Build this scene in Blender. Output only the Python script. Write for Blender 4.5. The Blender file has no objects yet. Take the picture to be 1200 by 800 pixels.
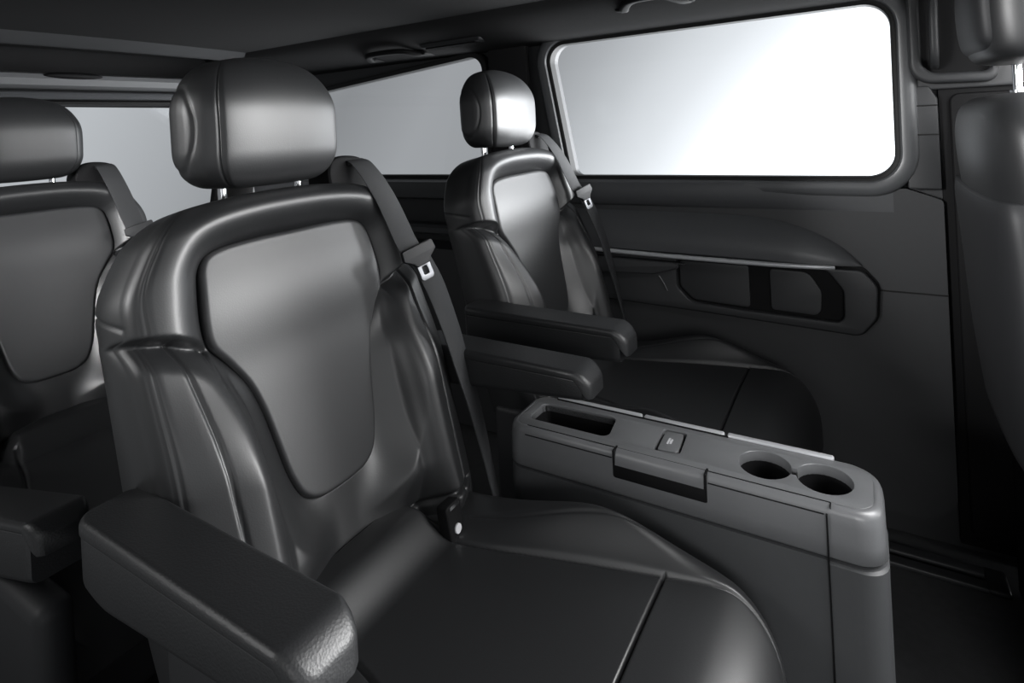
import bpy, bmesh, math
import numpy as np
from mathutils import Vector, Matrix

PI = math.pi
EYE = 1.02                      # camera height above the floor (m); x forward, y to the window wall, z up
scene = bpy.context.scene
COL = scene.collection
for vs in [scene.view_settings]:
    vs.view_transform = 'Standard'; vs.look = 'None'; vs.gamma = 1.0; vs.use_curve_mapping = False
    vs.exposure = 0.6

# ------------------------------------------------------------------ materials
def new_mat(name):
    m = bpy.data.materials.new(name); m.use_nodes = True
    nt = m.node_tree
    b = nt.nodes['Principled BSDF']
    return m, nt, b

def surf(name, col, rough, spec=0.5, metal=0.0, bump=None, mottle=0.0, coat=0.0):
    """bump = (kind, scale, strength)"""
    m, nt, b = new_mat(name)
    b.inputs['Roughness'].default_value = rough
    b.inputs['Specular IOR Level'].default_value = spec
    b.inputs['Metallic'].default_value = metal
    b.inputs['Coat Weight'].default_value = coat
    b.inputs['Base Color'].default_value = (*col, 1)
    tc = nt.nodes.new('ShaderNodeTexCoord')
    if mottle:
        n = nt.nodes.new('ShaderNodeTexNoise'); n.inputs['Scale'].default_value = 60
        n.inputs['Detail'].default_value = 4
        nt.links.new(tc.outputs['Object'], n.inputs['Vector'])
        r = nt.nodes.new('ShaderNodeValToRGB')
        r.color_ramp.elements[0].color = (*[c * (1 - mottle) for c in col], 1)
        r.color_ramp.elements[1].color = (*[c * (1 + mottle) for c in col], 1)
        nt.links.new(n.outputs['Fac'], r.inputs['Fac'])
        nt.links.new(r.outputs['Color'], b.inputs['Base Color'])
    if bump:
        kind, sc, st = bump
        if kind == 'grain':
            t = nt.nodes.new('ShaderNodeTexVoronoi'); t.inputs['Scale'].default_value = sc
            out = t.outputs['Distance']
        elif kind == 'weave':
            t = nt.nodes.new('ShaderNodeTexWave'); t.inputs['Scale'].default_value = sc
            t.bands_direction = 'Z'; out = t.outputs['Fac']
        else:
            t = nt.nodes.new('ShaderNodeTexNoise'); t.inputs['Scale'].default_value = sc
            t.inputs['Detail'].default_value = 6; out = t.outputs['Fac']
        nt.links.new(tc.outputs['Object'], t.inputs['Vector'])
        bp = nt.nodes.new('ShaderNodeBump'); bp.inputs['Strength'].default_value = st
        bp.inputs['Distance'].default_value = 0.001
        nt.links.new(out, bp.inputs['Height'])
        nt.links.new(bp.outputs['Normal'], b.inputs['Normal'])
    return m

M = {}
M['leather'] = surf('black_leather', (0.0135, 0.014, 0.015), 0.44, 0.75, bump=('grain', 520, 0.05), mottle=0.06)
M['leather_in'] = surf('black_leather_insert', (0.020, 0.0205, 0.022), 0.46, 0.75, bump=('grain', 520, 0.05), mottle=0.08)
M['arm_leather'] = surf('grained_leather', (0.012, 0.0125, 0.0135), 0.46, 0.6, bump=('grain', 420, 0.18), mottle=0.1)
M['shell'] = surf('seat_plastic', (0.016, 0.0165, 0.018), 0.55, 0.4, bump=('noise', 500, 0.15))
M['console'] = surf('lit_console_plastic', (0.130, 0.133, 0.138), 0.35, 0.8, bump=('noise', 600, 0.12), mottle=0.05)  # paler than the sides: window light on the top put into the colour
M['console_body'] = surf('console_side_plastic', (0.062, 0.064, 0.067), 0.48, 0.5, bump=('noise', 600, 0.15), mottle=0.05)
M['dark'] = surf('black_plastic', (0.006, 0.006, 0.0065), 0.65, 0.16, bump=('noise', 400, 0.1))
M['trim'] = surf('grey_trim_plastic', (0.030, 0.031, 0.033), 0.5, 0.45, bump=('noise', 500, 0.15), mottle=0.05)
M['frame'] = surf('lit_frame_plastic', (0.085, 0.088, 0.092), 0.36, 0.5, bump=('noise', 500, 0.08))  # base colour raised to stand in for light caught by the reveals
M['door'] = surf('door_trim_plastic', (0.036, 0.037, 0.039), 0.5, 0.45, bump=('noise', 450, 0.2), mottle=0.06)
M['headliner'] = surf('dark_headliner_cloth', (0.016, 0.016, 0.0165), 0.9, 0.15, bump=('noise', 700, 0.4), mottle=0.1)
M['band'] = surf('lit_roof_band_cloth', (0.046, 0.047, 0.049), 0.85, 0.2, bump=('noise', 700, 0.3))  # headliner cloth lightened to imitate light on the band's front face
M['header'] = surf('lit_header_plastic', (0.14, 0.143, 0.147), 0.6, 0.4, bump=('noise', 500, 0.15))  # light on the forward-facing header is painted in as a paler grey
M['ledge'] = surf('lit_ledge_plastic', (0.060, 0.062, 0.066), 0.42, 0.5, bump=('noise', 500, 0.1), mottle=0.05)  # lighter than the door trim to mimic light falling on the ledges
M['carpet'] = surf('dark_floor_mat', (0.060, 0.061, 0.063), 0.85, 0.2, bump=('noise', 350, 0.6), mottle=0.2)
M['chrome'] = surf('satin_chrome', (0.62, 0.63, 0.65), 0.22, 0.5, metal=1.0)
M['polished'] = surf('polished_steel', (0.72, 0.73, 0.75), 0.12, 0.5, metal=1.0)
M['silver'] = surf('silver_trim', (0.50, 0.51, 0.53), 0.35, 0.6, metal=0.35)
M['tongue'] = surf('brushed_steel', (0.28, 0.285, 0.30), 0.5, 0.5, metal=1.0)
M['web'] = surf('belt_webbing', (0.030, 0.031, 0.033), 0.6, 0.4, bump=('weave', 260, 0.35))
M['rubber'] = surf('window_rubber', (0.008, 0.008, 0.008), 0.6, 0.3)
M['white'] = surf('white_print', (0.6, 0.6, 0.62), 0.5, 0.4)

def glass_mat():
    m, nt, b = new_mat('window_glass')
    nt.nodes.remove(b)
    out = nt.nodes['Material Output']
    tr = nt.nodes.new('ShaderNodeBsdfTransparent'); tr.inputs['Color'].default_value = (0.93, 0.94, 0.95, 1)
    gl = nt.nodes.new('ShaderNodeBsdfGlossy'); gl.inputs['Roughness'].default_value = 0.03
    lw = nt.nodes.new('ShaderNodeLayerWeight'); lw.inputs['Blend'].default_value = .5
    pw = nt.nodes.new('ShaderNodeMath'); pw.operation = 'POWER'; pw.inputs[1].default_value = 4.0
    fr = nt.nodes.new('ShaderNodeMath'); fr.operation = 'MULTIPLY_ADD'; fr.inputs[1].default_value = .5; fr.inputs[2].default_value = .02
    nt.links.new(lw.outputs['Facing'], pw.inputs[0]); nt.links.new(pw.outputs[0], fr.inputs[0])
    mx = nt.nodes.new('ShaderNodeMixShader')
    nt.links.new(fr.outputs[0], mx.inputs[0]); nt.links.new(tr.outputs[0], mx.inputs[1]); nt.links.new(gl.outputs[0], mx.inputs[2])
    nt.links.new(mx.outputs[0], out.inputs['Surface'])
    return m
M['glass'] = glass_mat()

# ------------------------------------------------------------------ object helpers
def link(name, me, mat, parent=None, loc=None):
    o = bpy.data.objects.new(name, me); COL.objects.link(o)
    if mat is not None and not me.materials: me.materials.append(mat)
    if parent is not None: o.parent = parent
    if loc is not None: o.location = loc
    return o

def mesh(name, V, F, mat, parent=None, smooth=True, angle=None):
    me = bpy.data.meshes.new(name)
    me.from_pydata([tuple(map(float, v)) for v in V], [], [tuple(map(int, f)) for f in F])
    bm = bmesh.new(); bm.from_mesh(me)
    bmesh.ops.recalc_face_normals(bm, faces=bm.faces)
    bm.to_mesh(me); bm.free()
    if smooth: me.polygons.foreach_set('use_smooth', [True] * len(me.polygons))
    if angle is not None: me.set_sharp_from_angle(angle=math.radians(angle))
    me.update()
    return link(name, me, mat, parent)

def bm_obj(name, bm, mat, parent=None, angle=35):
    me = bpy.data.meshes.new(name)
    bmesh.ops.recalc_face_normals(bm, faces=bm.faces)
    bm.to_mesh(me); bm.free()
    me.polygons.foreach_set('use_smooth', [True] * len(me.polygons))
    if angle is not None: me.set_sharp_from_angle(angle=math.radians(angle))
    return link(name, me, mat, parent)

def empty(name, loc, label=None, cat=None, group=None):
    o = bpy.data.objects.new(name, None); COL.objects.link(o); o.location = loc
    o.empty_display_size = 0.1
    tag(o, label, cat, group)
    return o

def tag(o, label=None, cat=None, group=None, kind=None):
    if label: o['label'] = label
    if cat: o['category'] = cat
    if group: o['group'] = group
    if kind: o['kind'] = kind
    return o

def struct(o, label=None):
    o['kind'] = 'structure'
    if label: o['label'] = label; 
    return o

def rbox(bm, lo, hi, r=0.01, seg=3):
    lo = Vector(lo); hi = Vector(hi)
    t = bmesh.new()
    bmesh.ops.create_cube(t, size=1)
    s = hi - lo; c = (hi + lo) / 2
    for v in t.verts: v.co = Vector((v.co.x * s.x, v.co.y * s.y, v.co.z * s.z)) + c
    r = min(r, min(s) * 0.49)
    if r > 0: bmesh.ops.bevel(t, geom=t.edges[:], offset=r, segments=seg, profile=0.5, affect='EDGES')
    me = bpy.data.meshes.new('t'); t.to_mesh(me); t.free(); bm.from_mesh(me); bpy.data.meshes.remove(me)

def box_obj(name, lo, hi, mat, parent=None, r=0.01, seg=3):
    bm = bmesh.new(); rbox(bm, lo, hi, r, seg)
    return bm_obj(name, bm, mat, parent)

def crom(pts, n=8, closed=False):
    """Catmull-Rom resample"""
    P = np.array(pts, float); N = len(P); out = []
    segs = N if closed else N - 1
    for i in range(segs):
        if closed: p0, p1, p2, p3 = P[(i - 1) % N], P[i], P[(i + 1) % N], P[(i + 2) % N]
        else: p0, p1, p2, p3 = P[max(i - 1, 0)], P[i], P[i + 1], P[min(i + 2, N - 1)]
        for k in range(n):
            t = k / n
            out.append(0.5 * (2 * p1 + (p2 - p0) * t + (2 * p0 - 5 * p1 + 4 * p2 - p3) * t * t + (3 * p1 - p0 - 3 * p2 + p3) * t ** 3))
    if not closed: out.append(P[-1])
    return np.array(out)

def fillet(pts, rad, n=8):
    """round the corners of a closed polygon; rad a number or one per corner"""
    P = [np.array(p, float) for p in pts]; N = len(P); out = []
    for i in range(N):
        r = rad[i] if hasattr(rad, '__len__') else rad
        a, b, c = P[i - 1], P[i], P[(i + 1) % N]
        u = (a - b); w = (c - b); lu = np.linalg.norm(u); lw = np.linalg.norm(w); u /= lu; w /= lw
        ang = math.acos(max(-1, min(1, float(u @ w))))
        if r <= 0 or ang > PI - 0.02: out.append(b); continue
        d = min(r / math.tan(ang / 2), lu * 0.49, lw * 0.49); rr = d * math.tan(ang / 2)
        bis = (u + w); bis /= np.linalg.norm(bis)
        cen = b + bis * (rr / math.sin(ang / 2))
        p0 = b + u * d; p1 = b + w * d
        a0 = math.atan2(*(p0 - cen)[::-1]); a1 = math.atan2(*(p1 - cen)[::-1])
        da = (a1 - a0 + PI) % (2 * PI) - PI
        for k in range(n + 1):
            q = a0 + da * k / n
            out.append(cen + rr * np.array([math.cos(q), math.sin(q)]))
    return out

def plate(name, outer, holes, depth, mat, parent=None, mapf=None, bevel=0.0, angle=25, bseg=2):
    """filled outline with holes, thickness depth along +c; mapf(a, b, c) -> xyz"""
    cu = bpy.data.curves.new('c', 'CURVE'); cu.dimensions = '2D'; cu.fill_mode = 'BOTH'
    for L in [outer] + list(holes):
        s = cu.splines.new('POLY'); s.points.add(len(L) - 1)
        for p, q in zip(s.points, L): p.co = (q[0], q[1], 0, 1)
        s.use_cyclic_u = True
    cu.extrude = max(depth / 2 - bevel, 1e-4); cu.bevel_depth = bevel; cu.bevel_resolution = bseg; cu.offset = -bevel
    co = bpy.data.objects.new('c', cu); COL.objects.link(co)
    dg = bpy.context.evaluated_depsgraph_get()
    me = bpy.data.meshes.new_from_object(co.evaluated_get(dg))
    bpy.data.objects.remove(co); bpy.data.curves.remove(cu)
    bm = bmesh.new(); bm.from_mesh(me); bpy.data.meshes.remove(me)
    bmesh.ops.remove_doubles(bm, verts=bm.verts, dist=1e-5)
    for v in bm.verts:
        a, b, c = v.co; v.co = Vector(mapf(a, b, c + depth / 2)) if mapf else Vector((a, b, c + depth / 2))
    return bm_obj(name, bm, mat, parent, angle)

def sweep_ring(path, sec, closed=False, frames=None, cap=True):
    """sweep closed 2D section along a 3D path. frames: list of (n, b) vectors"""
    P = np.array(path, float); N = len(P); sec = np.array(sec, float); K = len(sec)
    V = []; F = []
    for i in range(N):
        n, b = frames[i]
        V += [P[i] + n * s[0] + b * s[1] for s in sec]
    rng = N if closed else N - 1
    for i in range(rng):
        j = (i + 1) % N
        for k in range(K):
            l = (k + 1) % K
            F.append((i * K + k, i * K + l, j * K + l, j * K + k))
    if cap and not closed:
        F.append(tuple(range(K))[::-1]); F.append(tuple((N - 1) * K + k for k in range(K)))
    return V, F

def par_frames(path, up=(0, 0, 1), closed=False):
    P = np.array(path, float); N = len(P); up = np.array(up, float); out = []
    for i in range(N):
        if closed: t = P[(i + 1) % N] - P[i - 1]
        else: t = P[min(i + 1, N - 1)] - P[max(i - 1, 0)]
        t = t / np.linalg.norm(t)
        n = np.cross(up, t); n /= np.linalg.norm(n); b = np.cross(t, n)
        out.append((n, b))
    return out

def circ(r, n=12): return [(r * math.cos(2 * PI * k / n), r * math.sin(2 * PI * k / n)) for k in range(n)]
def rrect(w, h, r, n=4): return fillet([(-w / 2, -h / 2), (w / 2, -h / 2), (w / 2, h / 2), (-w / 2, h / 2)], r, n)

def tube(name, path, r, mat, parent=None, up=(0, 0, 1), n=12, sec=None, closed=False, angle=40):
    V, F = sweep_ring(path, sec if sec is not None else circ(r, n), closed, par_frames(path, up, closed))
    return mesh(name, V, F, mat, parent, True, angle)

def strap(name, C, W, T, mat, parent=None):
    """C centre points, W half-width vectors, T half-thickness vectors"""
    V = []; F = []; K = 8
    for c, w, t in zip(C, W, T):
        for a, b in ((-1, -.5), (-.93, -1), (.93, -1), (1, -.5), (1, .5), (.93, 1), (-.93, 1), (-1, .5)):
            V.append(np.array(c) + np.array(w) * a + np.array(t) * b)
    for i in range(len(C) - 1):
        for k in range(K):
            l = (k + 1) % K; F.append((i * K + k, i * K + l, (i + 1) * K + l, (i + 1) * K + k))
    F.append(tuple(range(K))[::-1]); F.append(tuple((len(C) - 1) * K + k for k in range(K)))
    return mesh(name, V, F, mat, parent, True, 40)

def sm(x):
    x = np.clip(x, 0, 1); return x * x * (3 - 2 * x)

def seg_dist(X, Y, L, closed=False):
    L = np.array(L, float); d = np.full(X.shape, 1e9)
    N = len(L)
    for i in range(N if closed else N - 1):
        a = L[i]; b = L[(i + 1) % N]; e = b - a; q = e @ e + 1e-12
        t = np.clip(((X - a[0]) * e[0] + (Y - a[1]) * e[1]) / q, 0, 1)
        d = np.minimum(d, np.hypot(X - a[0] - t * e[0], Y - a[1] - t * e[1]))
    return d

def inside(X, Y, L):
    L = np.array(L, float); r = np.zeros(X.shape, bool); N = len(L)
    for i in range(N):
        a = L[i]; b = L[(i + 1) % N]
        if a[1] == b[1]: continue
        c = ((a[1] > Y) != (b[1] > Y)) & (X < (b[0] - a[0]) * (Y - a[1]) / (b[1] - a[1]) + a[0])
        r ^= c
    return r

def sdf(X, Y, L):          # positive outside
    d = seg_dist(X, Y, L, True); return np.where(inside(X, Y, L), -d, d)

def split_parts(grid_V, faces, labels, names, parent, mats):
    """cut one smooth skin into several objects that keep its normals"""
    V = np.array(grid_V)
    me = bpy.data.meshes.new('skin'); me.from_pydata(V.tolist(), [], [tuple(map(int, f)) for f in faces])
    bm = bmesh.new(); bm.from_mesh(me); bmesh.ops.recalc_face_normals(bm, faces=bm.faces); bm.to_mesh(me); bm.free()
    me.update()
    nr = np.zeros(len(V) * 3); me.vertices.foreach_get('normal', nr); nr = nr.reshape(-1, 3)
    polys = [tuple(p.vertices) for p in me.polygons]
    bpy.data.meshes.remove(me)
    out = {}
    for key, nm in names:
        fs = [p for p, l in zip(polys, labels) if l == key]
        if not fs: continue
        used = sorted({i for f in fs for i in f}); ix = {v: k for k, v in enumerate(used)}
        m2 = bpy.data.meshes.new(nm)
        m2.from_pydata(V[used].tolist(), [], [tuple(ix[i] for i in f) for f in fs])
        m2.polygons.foreach_set('use_smooth', [True] * len(m2.polygons))
        m2.normals_split_custom_set_from_vertices([tuple(nr[i]) for i in used])
        out[key] = link(nm, m2, mats[key], parent)
    return out

# ------------------------------------------------------------------ seat: shapes
# local seat frame: origin on the floor, x forward, y towards the window wall
SX = -0.60                                   # world x of the chair's origin
A = math.radians(13.5)
B0 = np.array([-0.651 - SX, 0, -0.63 + EYE])
TV = np.array([-math.sin(A), 0, math.cos(A)]); NV = np.array([math.cos(A), 0, math.sin(A)]); UV = np.array([0, 1.0, 0])
def bp(u, v, d): return B0 + TV * v + NV * d + UV * u

INS_R = [(0, .499), (.07, .499), (.125, .494), (.146, .478), (.153, .44), (.156, .40), (.152, .372), (.133, .345), (.112, .31), (.099, .27),
         (.090, .225), (.080, .175), (.066, .142), (.045, .127), (.02, .123)]
INS = INS_R + [(-u, v) for u, v in INS_R[:0:-1]]
INS = crom(INS, 5, True)
BOL = crom([(.30, .414), (.245, .409), (.205, .397), (.172, .381), (.150, .358), (.138, .328), (.130, .290), (.125, .24), (.122, .19), (.120, .12), (.122, .04), (.126, -.12)], 4)
BOLP = np.vstack([BOL, [[.30, -.12]]])
SEAM_B = crom([(.205, .396), (.198, .35), (.193, .29), (.189, .2), (.184, .1), (.18, -.06)], 4)
SEAM_I = crom([(.165, .376), (.152, .34), (.142, .28), (.136, .2), (.134, .1), (.136, -.06)], 4)

def groove(d, w, depth): return -depth * np.exp(-(d / w) ** 2)

def back_h(u, v, hw):
    au = np.abs(u)
    q = sdf(au, v, INS)
    # upper hood: rises from the insert seam to a ridge, then falls to the side
    hood = -0.003 + 0.039 * (1 - (1 - np.clip(q / 0.052, 0, 1)) ** 2.3) - 0.014 * sm((q - 0.045) / 0.06)
    low = 0.003 + 0.046 * np.clip(q / 0.060, 0, 1) * sm((au - .015) / .10) * sm((.37 - v) / .10) * (.15 + .85 * sm((v - .005) / .085))
    sb = -sdf(au, v, BOLP)
    vst = np.interp(au, [0, .10, .152, .175, .205, .245, .3], [.30, .345, .368, .381, .397, .409, .414])
    amp = .034 + .044 * sm((vst - v) / .17)
    rise = np.sin(PI / 2 * np.clip(sb / .040, 0, 1)) ** 1.1
    bol = low + (amp - low) * rise - (amp - .008) * .62 * np.clip((au - .158) / .088, 0, 1) ** 1.3
    vstep = np.interp(au, [0, .10, .152, .175, .205, .245, .3], [.30, .345, .368, .381, .397, .409, .414])
    k = sm((v - vstep) / 0.010 + 0.5)
    d = np.where(v > 0.32, hood * k + bol * (1 - k), bol)
    d = np.where((au < .16) & (v > .30), np.where(q < 0.03, hood * sm((v - .3) / .08) + bol * (1 - sm((v - .3) / .08)), d), d)
    d = np.where(q < 0, -0.012 * sm(-q / 0.008) + np.minimum(d, .006) * (1 - sm(-q / 0.008)), d)   # bed of the insert
    d = d + groove(seg_dist(au, v, SEAM_B), 0.0022, 0.0040) * (sb > -0.01)
    d = d + groove(seg_dist(au, v, SEAM_I), 0.006, 0.003) * (sb > -0.01)
    d = d + groove(seg_dist(au, v, BOL), 0.0030, 0.008) * (au > .158)
    d = d + groove(au - (hw - 0.013), 0.0014, 0.0018) + groove(au - (hw - 0.008), 0.0012, 0.0008)
    # rolled foot of the backrest
    d = d + 0.016 * sm((0.028 - v) / 0.05) * (1 - sm((au - .09) / .03)) - .03 * sm((.02 - v) / .06) * sm((au - .12) / .03) + groove(v - 0.026, 0.004, 0.012) * sm((hw - .02 - au) / .02)
    r = 0.022
    e = np.clip(au - (hw - r), 0, r)
    return d - (r - np.sqrt(np.maximum(r * r - e * e, 0)))

def hw_at(v): return 0.245 - 0.065 * np.clip((v - .43) / .14, 0, 1) ** 2.4 - 0.012 * sm((0.12 - v) / .2)

def build_back(parent):
    Nf, Ns, Nb = 210, 20, 26
    s = np.linspace(-1, 1, Nf); s = 0.45 * s + 0.55 * np.sin(PI / 2 * s)
    vt, rc = 0.566, 0.034
    rows = [(v, 0.0) for v in np.linspace(-0.075, vt - rc, 230)] + [(vt - rc + rc * math.sin(f), rc * (1 - math.cos(f))) for f in np.linspace(0.12, PI / 2 * 0.985, 14)]
    V = []; info = []
    for v, ins in rows:
        hw = float(hw_at(np.array(v)))
        u = s * hw
        fd = back_h(u, np.full(Nf, v), hw)
        # back: gently bowed shell
        db = -0.088 + 0.006 * 1
        sd_r = np.linspace(fd[-1], db + .012, Ns + 2)[1:-1]
        ub = np.linspace(hw - .006, -hw + .006, Nb); dbk = db + 0.012 * (np.abs(ub) / hw) ** 4 - 0.010 * (1 - (ub / hw) ** 2)
        su = hw + 0.004 * np.sin(np.linspace(0, PI, Ns))
        uu = np.concatenate([u, su, ub, -su]); dd = np.concatenate([fd, sd_r, dbk, sd_r[::-1]])
        if ins > 0:
            k = (hw - ins) / hw; uu = uu * k
            dc = -0.030; th = 0.06; dd = dc + (dd - dc) * max(1 - ins / th * 0.9, 0.05)
        vv = np.full(len(uu), v) - 0.024 * np.clip(np.abs(uu) / .22, 0, 1.2) ** 2.2 * float(sm(np.array((v - .42) / .12)))
        side = np.zeros(len(uu)); side[Nf:Nf + Ns] = 1; side[Nf + Ns + Nb:] = -1
        uu = uu - side * .0025 * np.exp(-((v - (.425 - .42 * dd)) / .0028) ** 2)
        V.append(np.stack([uu, vv, dd], 1)); info.append(v)
    K = Nf + Ns + Nb + Ns; R = len(rows)
    UVD = np.concatenate(V)
    # groove across the side faces (shell to hood)
    P = B0 + UVD[:, 1:2] * TV + UVD[:, 2:3] * NV + UVD[:, 0:1] * UV
    F = []; lab = []
    foot = BOL
    for i in range(R - 1):
        v = (info[i] + info[i + 1]) / 2
        for k in range(K):
            l = (k + 1) % K
            F.append((i * K + k, i * K + l, (i + 1) * K + l, (i + 1) * K + k))
            if k < Nf - 1:
                u = (UVD[i * K + k, 0] + UVD[i * K + l, 0]) / 2; au = abs(u)
                if au > float(hw_at(np.array(v))) - 0.012: lab.append('shell'); continue
                vs = np.interp(au, [0, .10, .152, .175, .205, .245, .3], [.30, .345, .368, .381, .397, .409, .414])
                if v > vs: lab.append('hood')
                elif inside(np.array([au]), np.array([v]), BOLP)[0]: lab.append('bl' if u < 0 else 'br')
                else: lab.append('core')
            else: lab.append('shell')
    F.append(tuple((R - 1) * K + k for k in range(K))); lab.append('hood')
    F.append(tuple(range(K))[::-1]); lab.append('shell')
    parts = split_parts(P, F, lab, [('core', 'backrest'), ('hood', 'upper_bolster'), ('bl', 'side_bolster'), ('br', 'side_bolster'), ('shell', 'back_shell')], parent,
                        dict(core=M['leather'], hood=M['leather'], bl=M['leather'], br=M['leather'], shell=M['leather']))
    return parts

def pillow(name, outline, hfun, mapf, mat, parent, rings=26, edge=0.012, drop=0.014):
    """cushion on a star-shaped outline"""
    L = np.array(outline); N = len(L); c = np.array([0, L[:, 1].mean() + .03])
    V = []; F = []
    ss = 1 - (1 - np.linspace(0, 1, rings)) ** 1.0
    ss = np.concatenate([np.linspace(0.04, 0.9, rings - 10), np.linspace(0.91, 1.0, 10)])
    allp = []
    for s_ in ss:
        allp.append(c + (L - c) * s_)
    allp.append(L)                                   # skirt
    for i, p in enumerate(allp):
        q = seg_dist(p[:, 0], p[:, 1], L, True)
        d = hfun(p[:, 0], p[:, 1]) - edge * (1 - np.sqrt(np.clip(1 - (1 - np.clip(q / edge, 0, 1)) ** 2, 0, 1)))
        if i == len(allp) - 1: d = d - drop
        for (a, b), h in zip(p, d): V.append(mapf(a, b, h))
    R = len(allp)
    for i in range(R - 1):
        for k in range(N):
            l = (k + 1) % N; F.append((i * N + k, i * N + l, (i + 1) * N + l, (i + 1) * N + k))
    F.append(tuple(range(N)))
    return mesh(name, V, F, mat, parent, True, None)

# cushion -----------------------------------------------------------
CB = crom([(-.60, .10), (-.52, .115), (-.396, .150), (-.264, .187), (-.16, .218), (-.10, .235)], 5)     # (x, |u|) bolster seam
def cush_h(x, u, hw):
    au = np.abs(u)
    inner = np.interp(x, CB[:, 0], CB[:, 1])
    z = -0.632 + 0.010 * (1 - (u / .25) ** 2)
    ridge = 0.054 * np.exp(-((x + .34) / .16) ** 2) + 0.004
    z = z + ridge * sm((au - inner + 0.01) / 0.07) - .5 * ridge * sm((au - .205) / .04)
    z = z - 0.030 * sm((x + .24) / .14) ** 2                    # falls away to the front edge
    z = z + 0.040 * sm((-.555 - x) / .07) * (1 - sm((au - .088) / .04))                     # rises into the backrest
    z = z + groove(seg_dist(x, au, CB), .0030, .0060)
    z = z + groove(x + .262, .0021, .008) * (au < inner + .002)
    st = np.interp(x, CB[:, 0], CB[:, 1]) + .045
    z = z + groove(au - st, .0016, .002) * (x > -.56)
    r = 0.035; e = np.clip(au - (hw - r), 0, r)
    return z - (r - np.sqrt(np.maximum(r * r - e * e, 0)))

def build_cushion(parent):
    Nf, Ns, Nb = 240, 10, 12
    s = np.linspace(-1, 1, Nf); s = 0.5 * s + 0.5 * np.sin(PI / 2 * s)
    x0, xf, rx = -0.655, -0.112, 0.075
    zb = -0.80
    rows = [(x, 0.0) for x in sorted(list(np.linspace(x0, xf - rx, 250)) + list(np.linspace(-.269, -.255, 22)))] + [(xf - rx + rx * math.sin(f), f) for f in np.linspace(0.06, PI / 2, 26)]
    V = []; xs = []
    for x, f in rows:
        hw = 0.250 - 0.012 * float(sm(np.array((-.45 - x) / .2)))
        u = s * hw; z = cush_h(np.full(Nf, x), u, hw)
        zs = np.linspace(z[-1], zb + .01, Ns + 1)[1:]
        us = np.full(Ns, hw)
        ub = np.linspace(hw - .01, -hw + .01, Nb); zbk = np.full(Nb, zb)
        uu = np.concatenate([u, us, ub, -us]); zz = np.concatenate([z, zs, zbk, zs[::-1]])
        if f > 0:
            k = 1 - 0.26 * (1 - math.cos(f)) ** 1.3; uu = uu * k
            zc = -0.775; zz = zc + (zz - zc) * (math.cos(f) ** 0.62 * .90 + .10)
        V.append(np.stack([np.full(len(uu), x), uu, zz], 1)); xs.append(x)
    K = Nf + Ns + Nb + Ns; R = len(rows)
    P = np.concatenate(V) - np.array([SX, 0, -EYE])
    F = []; lab = []
    for i in range(R - 1):
        x = (xs[i] + xs[i + 1]) / 2; inner = np.interp(x, CB[:, 0], CB[:, 1])
        for k in range(K):
            l = (k + 1) % K; F.append((i * K + k, i * K + l, (i + 1) * K + l, (i + 1) * K + k))
            u = V[i][k, 1]
            if k < Nf - 1 and abs(u) < inner: lab.append('c' if x < -.262 else 'f')
            elif k < Nf - 1: lab.append('bl' if u < 0 else 'br')
            else: lab.append('bl' if u < -.05 else ('br' if u > .05 else 'f') ) if x > -0.2 else lab.append('bl' if u < 0 else 'br')
    F.append(tuple((R - 1) * K + k for k in range(K))); lab.append('f')
    F.append(tuple(range(K))[::-1]); lab.append('c')
    split_parts(P, F, lab, [('c', 'cushion'), ('f', 'cushion_front'), ('bl', 'cushion_bolster'), ('br', 'cushion_bolster')], parent,
                dict(c=M['leather'], f=M['leather'], bl=M['leather'], br=M['leather']))

# headrest ----------------------------------------------------------
def section_loop(hwf, hwm, hwr, xf, xr, n=160):
    """plan section of a headrest: flat front, bulging sides, narrower rear (x, y)"""
    half = [(xf + .006, 0), (xf + .005, hwf * .5), (xf, hwf * .9), (xf - .006, hwf), (xf - .024, (hwf + hwm) / 2 + .004), (xf - .05, hwm), (xr + .035, hwm - .004), (xr + .010, hwr + .012), (xr, hwr * .7), (xr - .002, 0)]
    L = crom(half, 20)
    full = np.vstack([L, (L * [1, -1])[-2:0:-1]])
    return full

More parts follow.
